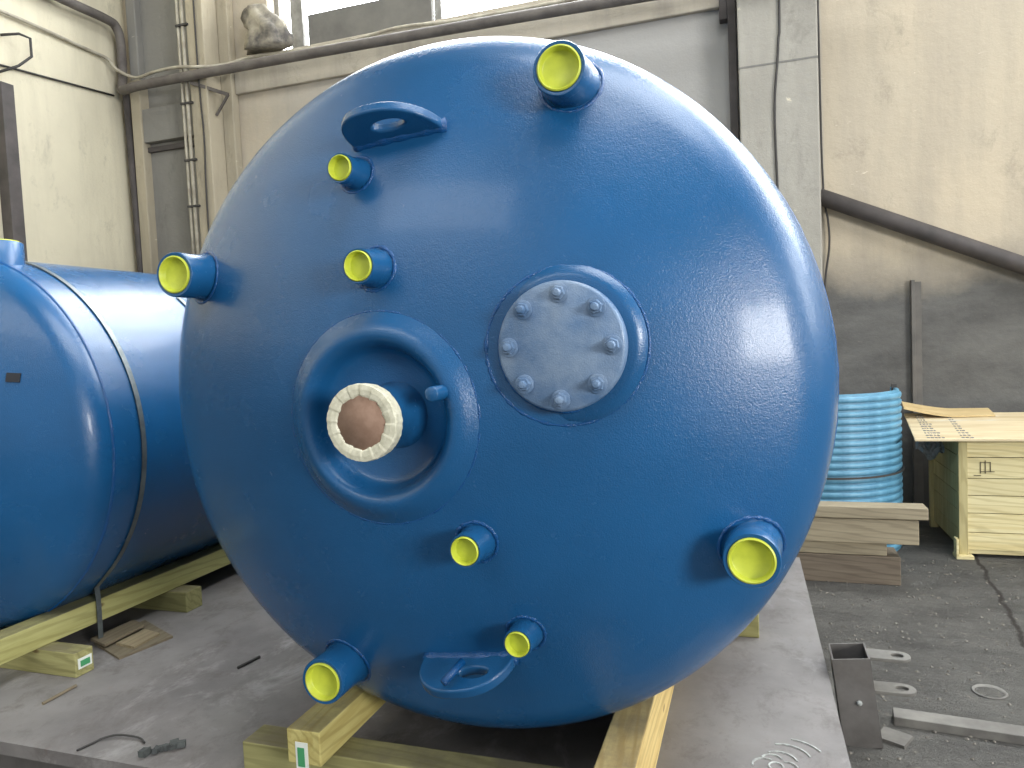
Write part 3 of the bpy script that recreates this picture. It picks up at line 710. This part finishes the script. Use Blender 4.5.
# drum with ribs
DXc, DYc, DR = .44, 5.62, .50
t = thing('ribbed_drum', (DXc, DYc, FZ), 'light blue ribbed curved steel shell standing on end behind board pile', 'drum')
NR = 22; z_t = .83; ARC = (math.radians(-205), math.radians(12))
sharp(G().revolve([(DR-.03, 0), (DR-.03, z_t-FZ-.01), (DR-.026, z_t-FZ), (DR-.008, z_t-FZ), (DR-.004, z_t-FZ-.01), (DR-.004, 0)], (DXc, DYc, FZ), 'z', 80, arc=ARC).obj('drum_wall', MDRUM, t, True), .8)
G().box((DXc+.462, DYc+.03, z_t-.03), (DXc+.492, DYc+.055, z_t+.025)).obj('hook', MCABLE, t)
pitch_ = (z_t-FZ-.03)/NR; ribme = None
for k in range(NR):
    z = FZ+.02+pitch_*(k+.5)
    if ribme is None:
        g = G().revolve([(DR-.006, -.023), (DR+.006, -.020), (DR+.009, -.009), (DR+.009, .005), (DR+.004, .014), (DR-.006, .017)], (DXc, DYc, FZ), 'z', 80, arc=ARC)
        rb = g.obj('rib', MDRUM, t, True); ribme = rb; rb.location.z = z-FZ
    else:
        rb = ribme.copy(); COL.objects.link(rb); rb.parent = t; rb.location.z = z-FZ
tag(G().revolve([(DR+.012, .0), (DR+.020, .0), (DR+.020, .012), (DR+.012, .012)], (DXc, DYc, .28), 'z', 72, arc=ARC).obj('drum_band', MCABLE, loc=(DXc, DYc, .28)), 'thin black band round light blue ribbed drum', 'band')

# crate
t = thing('wooden_crate', (1.9, 5.3, FZ), 'pale pine crate of horizontal boards under plywood sheets at right edge', 'crate')
cx0, cx1, cy0, cy1, cz0, cz1 = 1.225, 2.75, 5.30, 6.12, -.20, .50
zs = [cz0, -.085, .04, .155, .265, .40, cz1]
for i in range(6):
    G().box((cx0+.045, cy0+random.uniform(0, .004), zs[i]+.0025), (cx1, cy0+.022, zs[i+1]-.0025)).obj('front_board', WC, t, bevel=.0015)
    G().box((cx0+.012, cy0+.03, zs[i]+.002), (cx0+.030, cy1, zs[i+1]-.002)).obj('side_board', WCV, t, bevel=.0015)
G().box((cx0-.005, cy0-.012, cz0-.03), (cx0+.045, cy0+.03, cz1)).obj('corner_post', WCV, t, bevel=.003)
G().box((cx0-.01, cy1-.05, FZ), (cx0+.045, cy1, cz1)).obj('corner_post', WCV, t, bevel=.003)
G().box((cx0-.03, cy0-.05, FZ), (cx0+.07, cy0+.05, cz0-.028)).obj('foot', WC, t, bevel=.003)
G().box((cx0-.03, cy0-.05, cz0-.03), (cx0-.015, cy0+.02, cz0+.08)).obj('foot_cleat', WC, t, bevel=.002)
G().box((cx0+.05, cy0+.03, FZ+.02), (cx1, cy1, cz0)).obj('base', WC, t)
G().box((cx0, cy0, cz1), (cx1, cy1, cz1+.012)).obj('lid', WC, t)
g = G()   # stamped mark
for a_, b_ in (((1.345, .30), (1.345, .37)), ((1.345, .37), (1.40, .37)), ((1.40, .37), (1.40, .31)), ((1.345, .31), (1.42, .31)), ((1.372, .30), (1.372, .38)), ((1.31, .285), (1.345, .285))):
    g.box((min(a_[0], b_[0])-.002, cy0-.002, min(a_[1], b_[1])-.002), (max(a_[0], b_[0])+.002, cy0+.002, max(a_[1], b_[1])+.002))
g.obj('stamp', MINK, t)
# plywood sheets on the crate
def sheet(name, c4, th, mat, label, nx=14, bend=None, prt=False):
    """c4: four corners (front-left, front-right, back-right, back-left)"""
    A, B, C_, D_ = map(Vector, c4); v = []; f = []; ny = 6
    for lay in (0, 1):
        for j in range(ny+1):
            for i in range(nx+1):
                s_, r_ = i/nx, j/ny
                p = (A*(1-s_)+B*s_)*(1-r_)+(D_*(1-s_)+C_*s_)*r_
                if bend: p.z += bend(s_, r_)
                p.z += lay*th; v.append(p)
    q = (nx+1)*(ny+1); idx = lambda l, i, j: l*q+j*(nx+1)+i
    for j in range(ny):
        for i in range(nx):
            f.append((idx(0, i, j), idx(0, i, j+1), idx(0, i+1, j+1), idx(0, i+1, j))); f.append((idx(1, i, j), idx(1, i+1, j), idx(1, i+1, j+1), idx(1, i, j+1)))
    for i in range(nx): f += [(idx(0, i, 0), idx(0, i+1, 0), idx(1, i+1, 0), idx(1, i, 0)), (idx(0, i+1, ny), idx(0, i, ny), idx(1, i, ny), idx(1, i+1, ny))]
    for j in range(ny): f += [(idx(0, 0, j+1), idx(0, 0, j), idx(1, 0, j), idx(1, 0, j+1)), (idx(0, nx, j), idx(0, nx, j+1), idx(1, nx, j+1), idx(1, nx, j))]
    t = thing(name, A, label, 'sheet'); G().add(v, f).obj('panel', mat, t); return t
sh = sheet('plywood_sheet', ((.965, 5.24, .513), (2.85, 5.24, .513), (2.85, 6.0, .600), (1.035, 6.0, .600)), .012, MPLY, 'printed plywood sheet lying on crate, overhanging its left side')
g = G()   # rows of unreadable small print, two columns
for (xa, xb) in ((1.04, 1.13), (1.235, 1.30)):
    for r in range(11):
        yy = 5.27+r*.062; x = xa+(yy-5.24)*.08; zz = .513+.012+.0875*(yy-5.24)/.76
        while x < xb:
            w = random.uniform(.006, .018); g.box((x, yy, zz), (x+w, yy+.024, zz+.004)); x += w+random.uniform(.005, .010)
po = g.obj('print_rows', plain('blue_grey_print', srgb(120, 122, 124), .8), sh)
po['label'] = 'two columns of small grey print'; po['kind'] = 'stuff'
sheet('warped_sheet', ((1.0, 5.80, .595), (1.58, 5.86, .60), (1.60, 6.10, .625), (1.04, 6.12, .625)), .010, wood('warped_board_pine', 0, srgb(220, 196, 146), srgb(196, 168, 118), 0),
      'smaller warped board with curled left end on top of plywood sheet', bend=lambda s_, r_: .07*max(0, 1-s_*1.8)**1.4*(1-.2*r_))
# clouded plastic between drum and crate
v = []; f = []; n = 12
for j in range(7):
    for i in range(n+1):
        s_, r_ = i/n, j/6
        w = (.03+.06*sin(pi*s_*.9+.3)); v.append((1.02+.17*s_, 5.52+random.uniform(-.012, .012), .46-.05*s_+(r_-.5)*w*1.6+.02*sin(9*s_)+random.uniform(-.008, .008)))
for j in range(6):
    for i in range(n): f.append((j*(n+1)+i, j*(n+1)+i+1, (j+1)*(n+1)+i+1, (j+1)*(n+1)+i))
o = G().add(v, f).obj('plastic_scrap', MPLAS, loc=(1.02, 5.52, .44)); so = o.modifiers.new('s', 'SOLIDIFY'); so.thickness = .003
tag(o, 'crumpled grey plastic scrap hanging under plywood overhang', 'plastic')
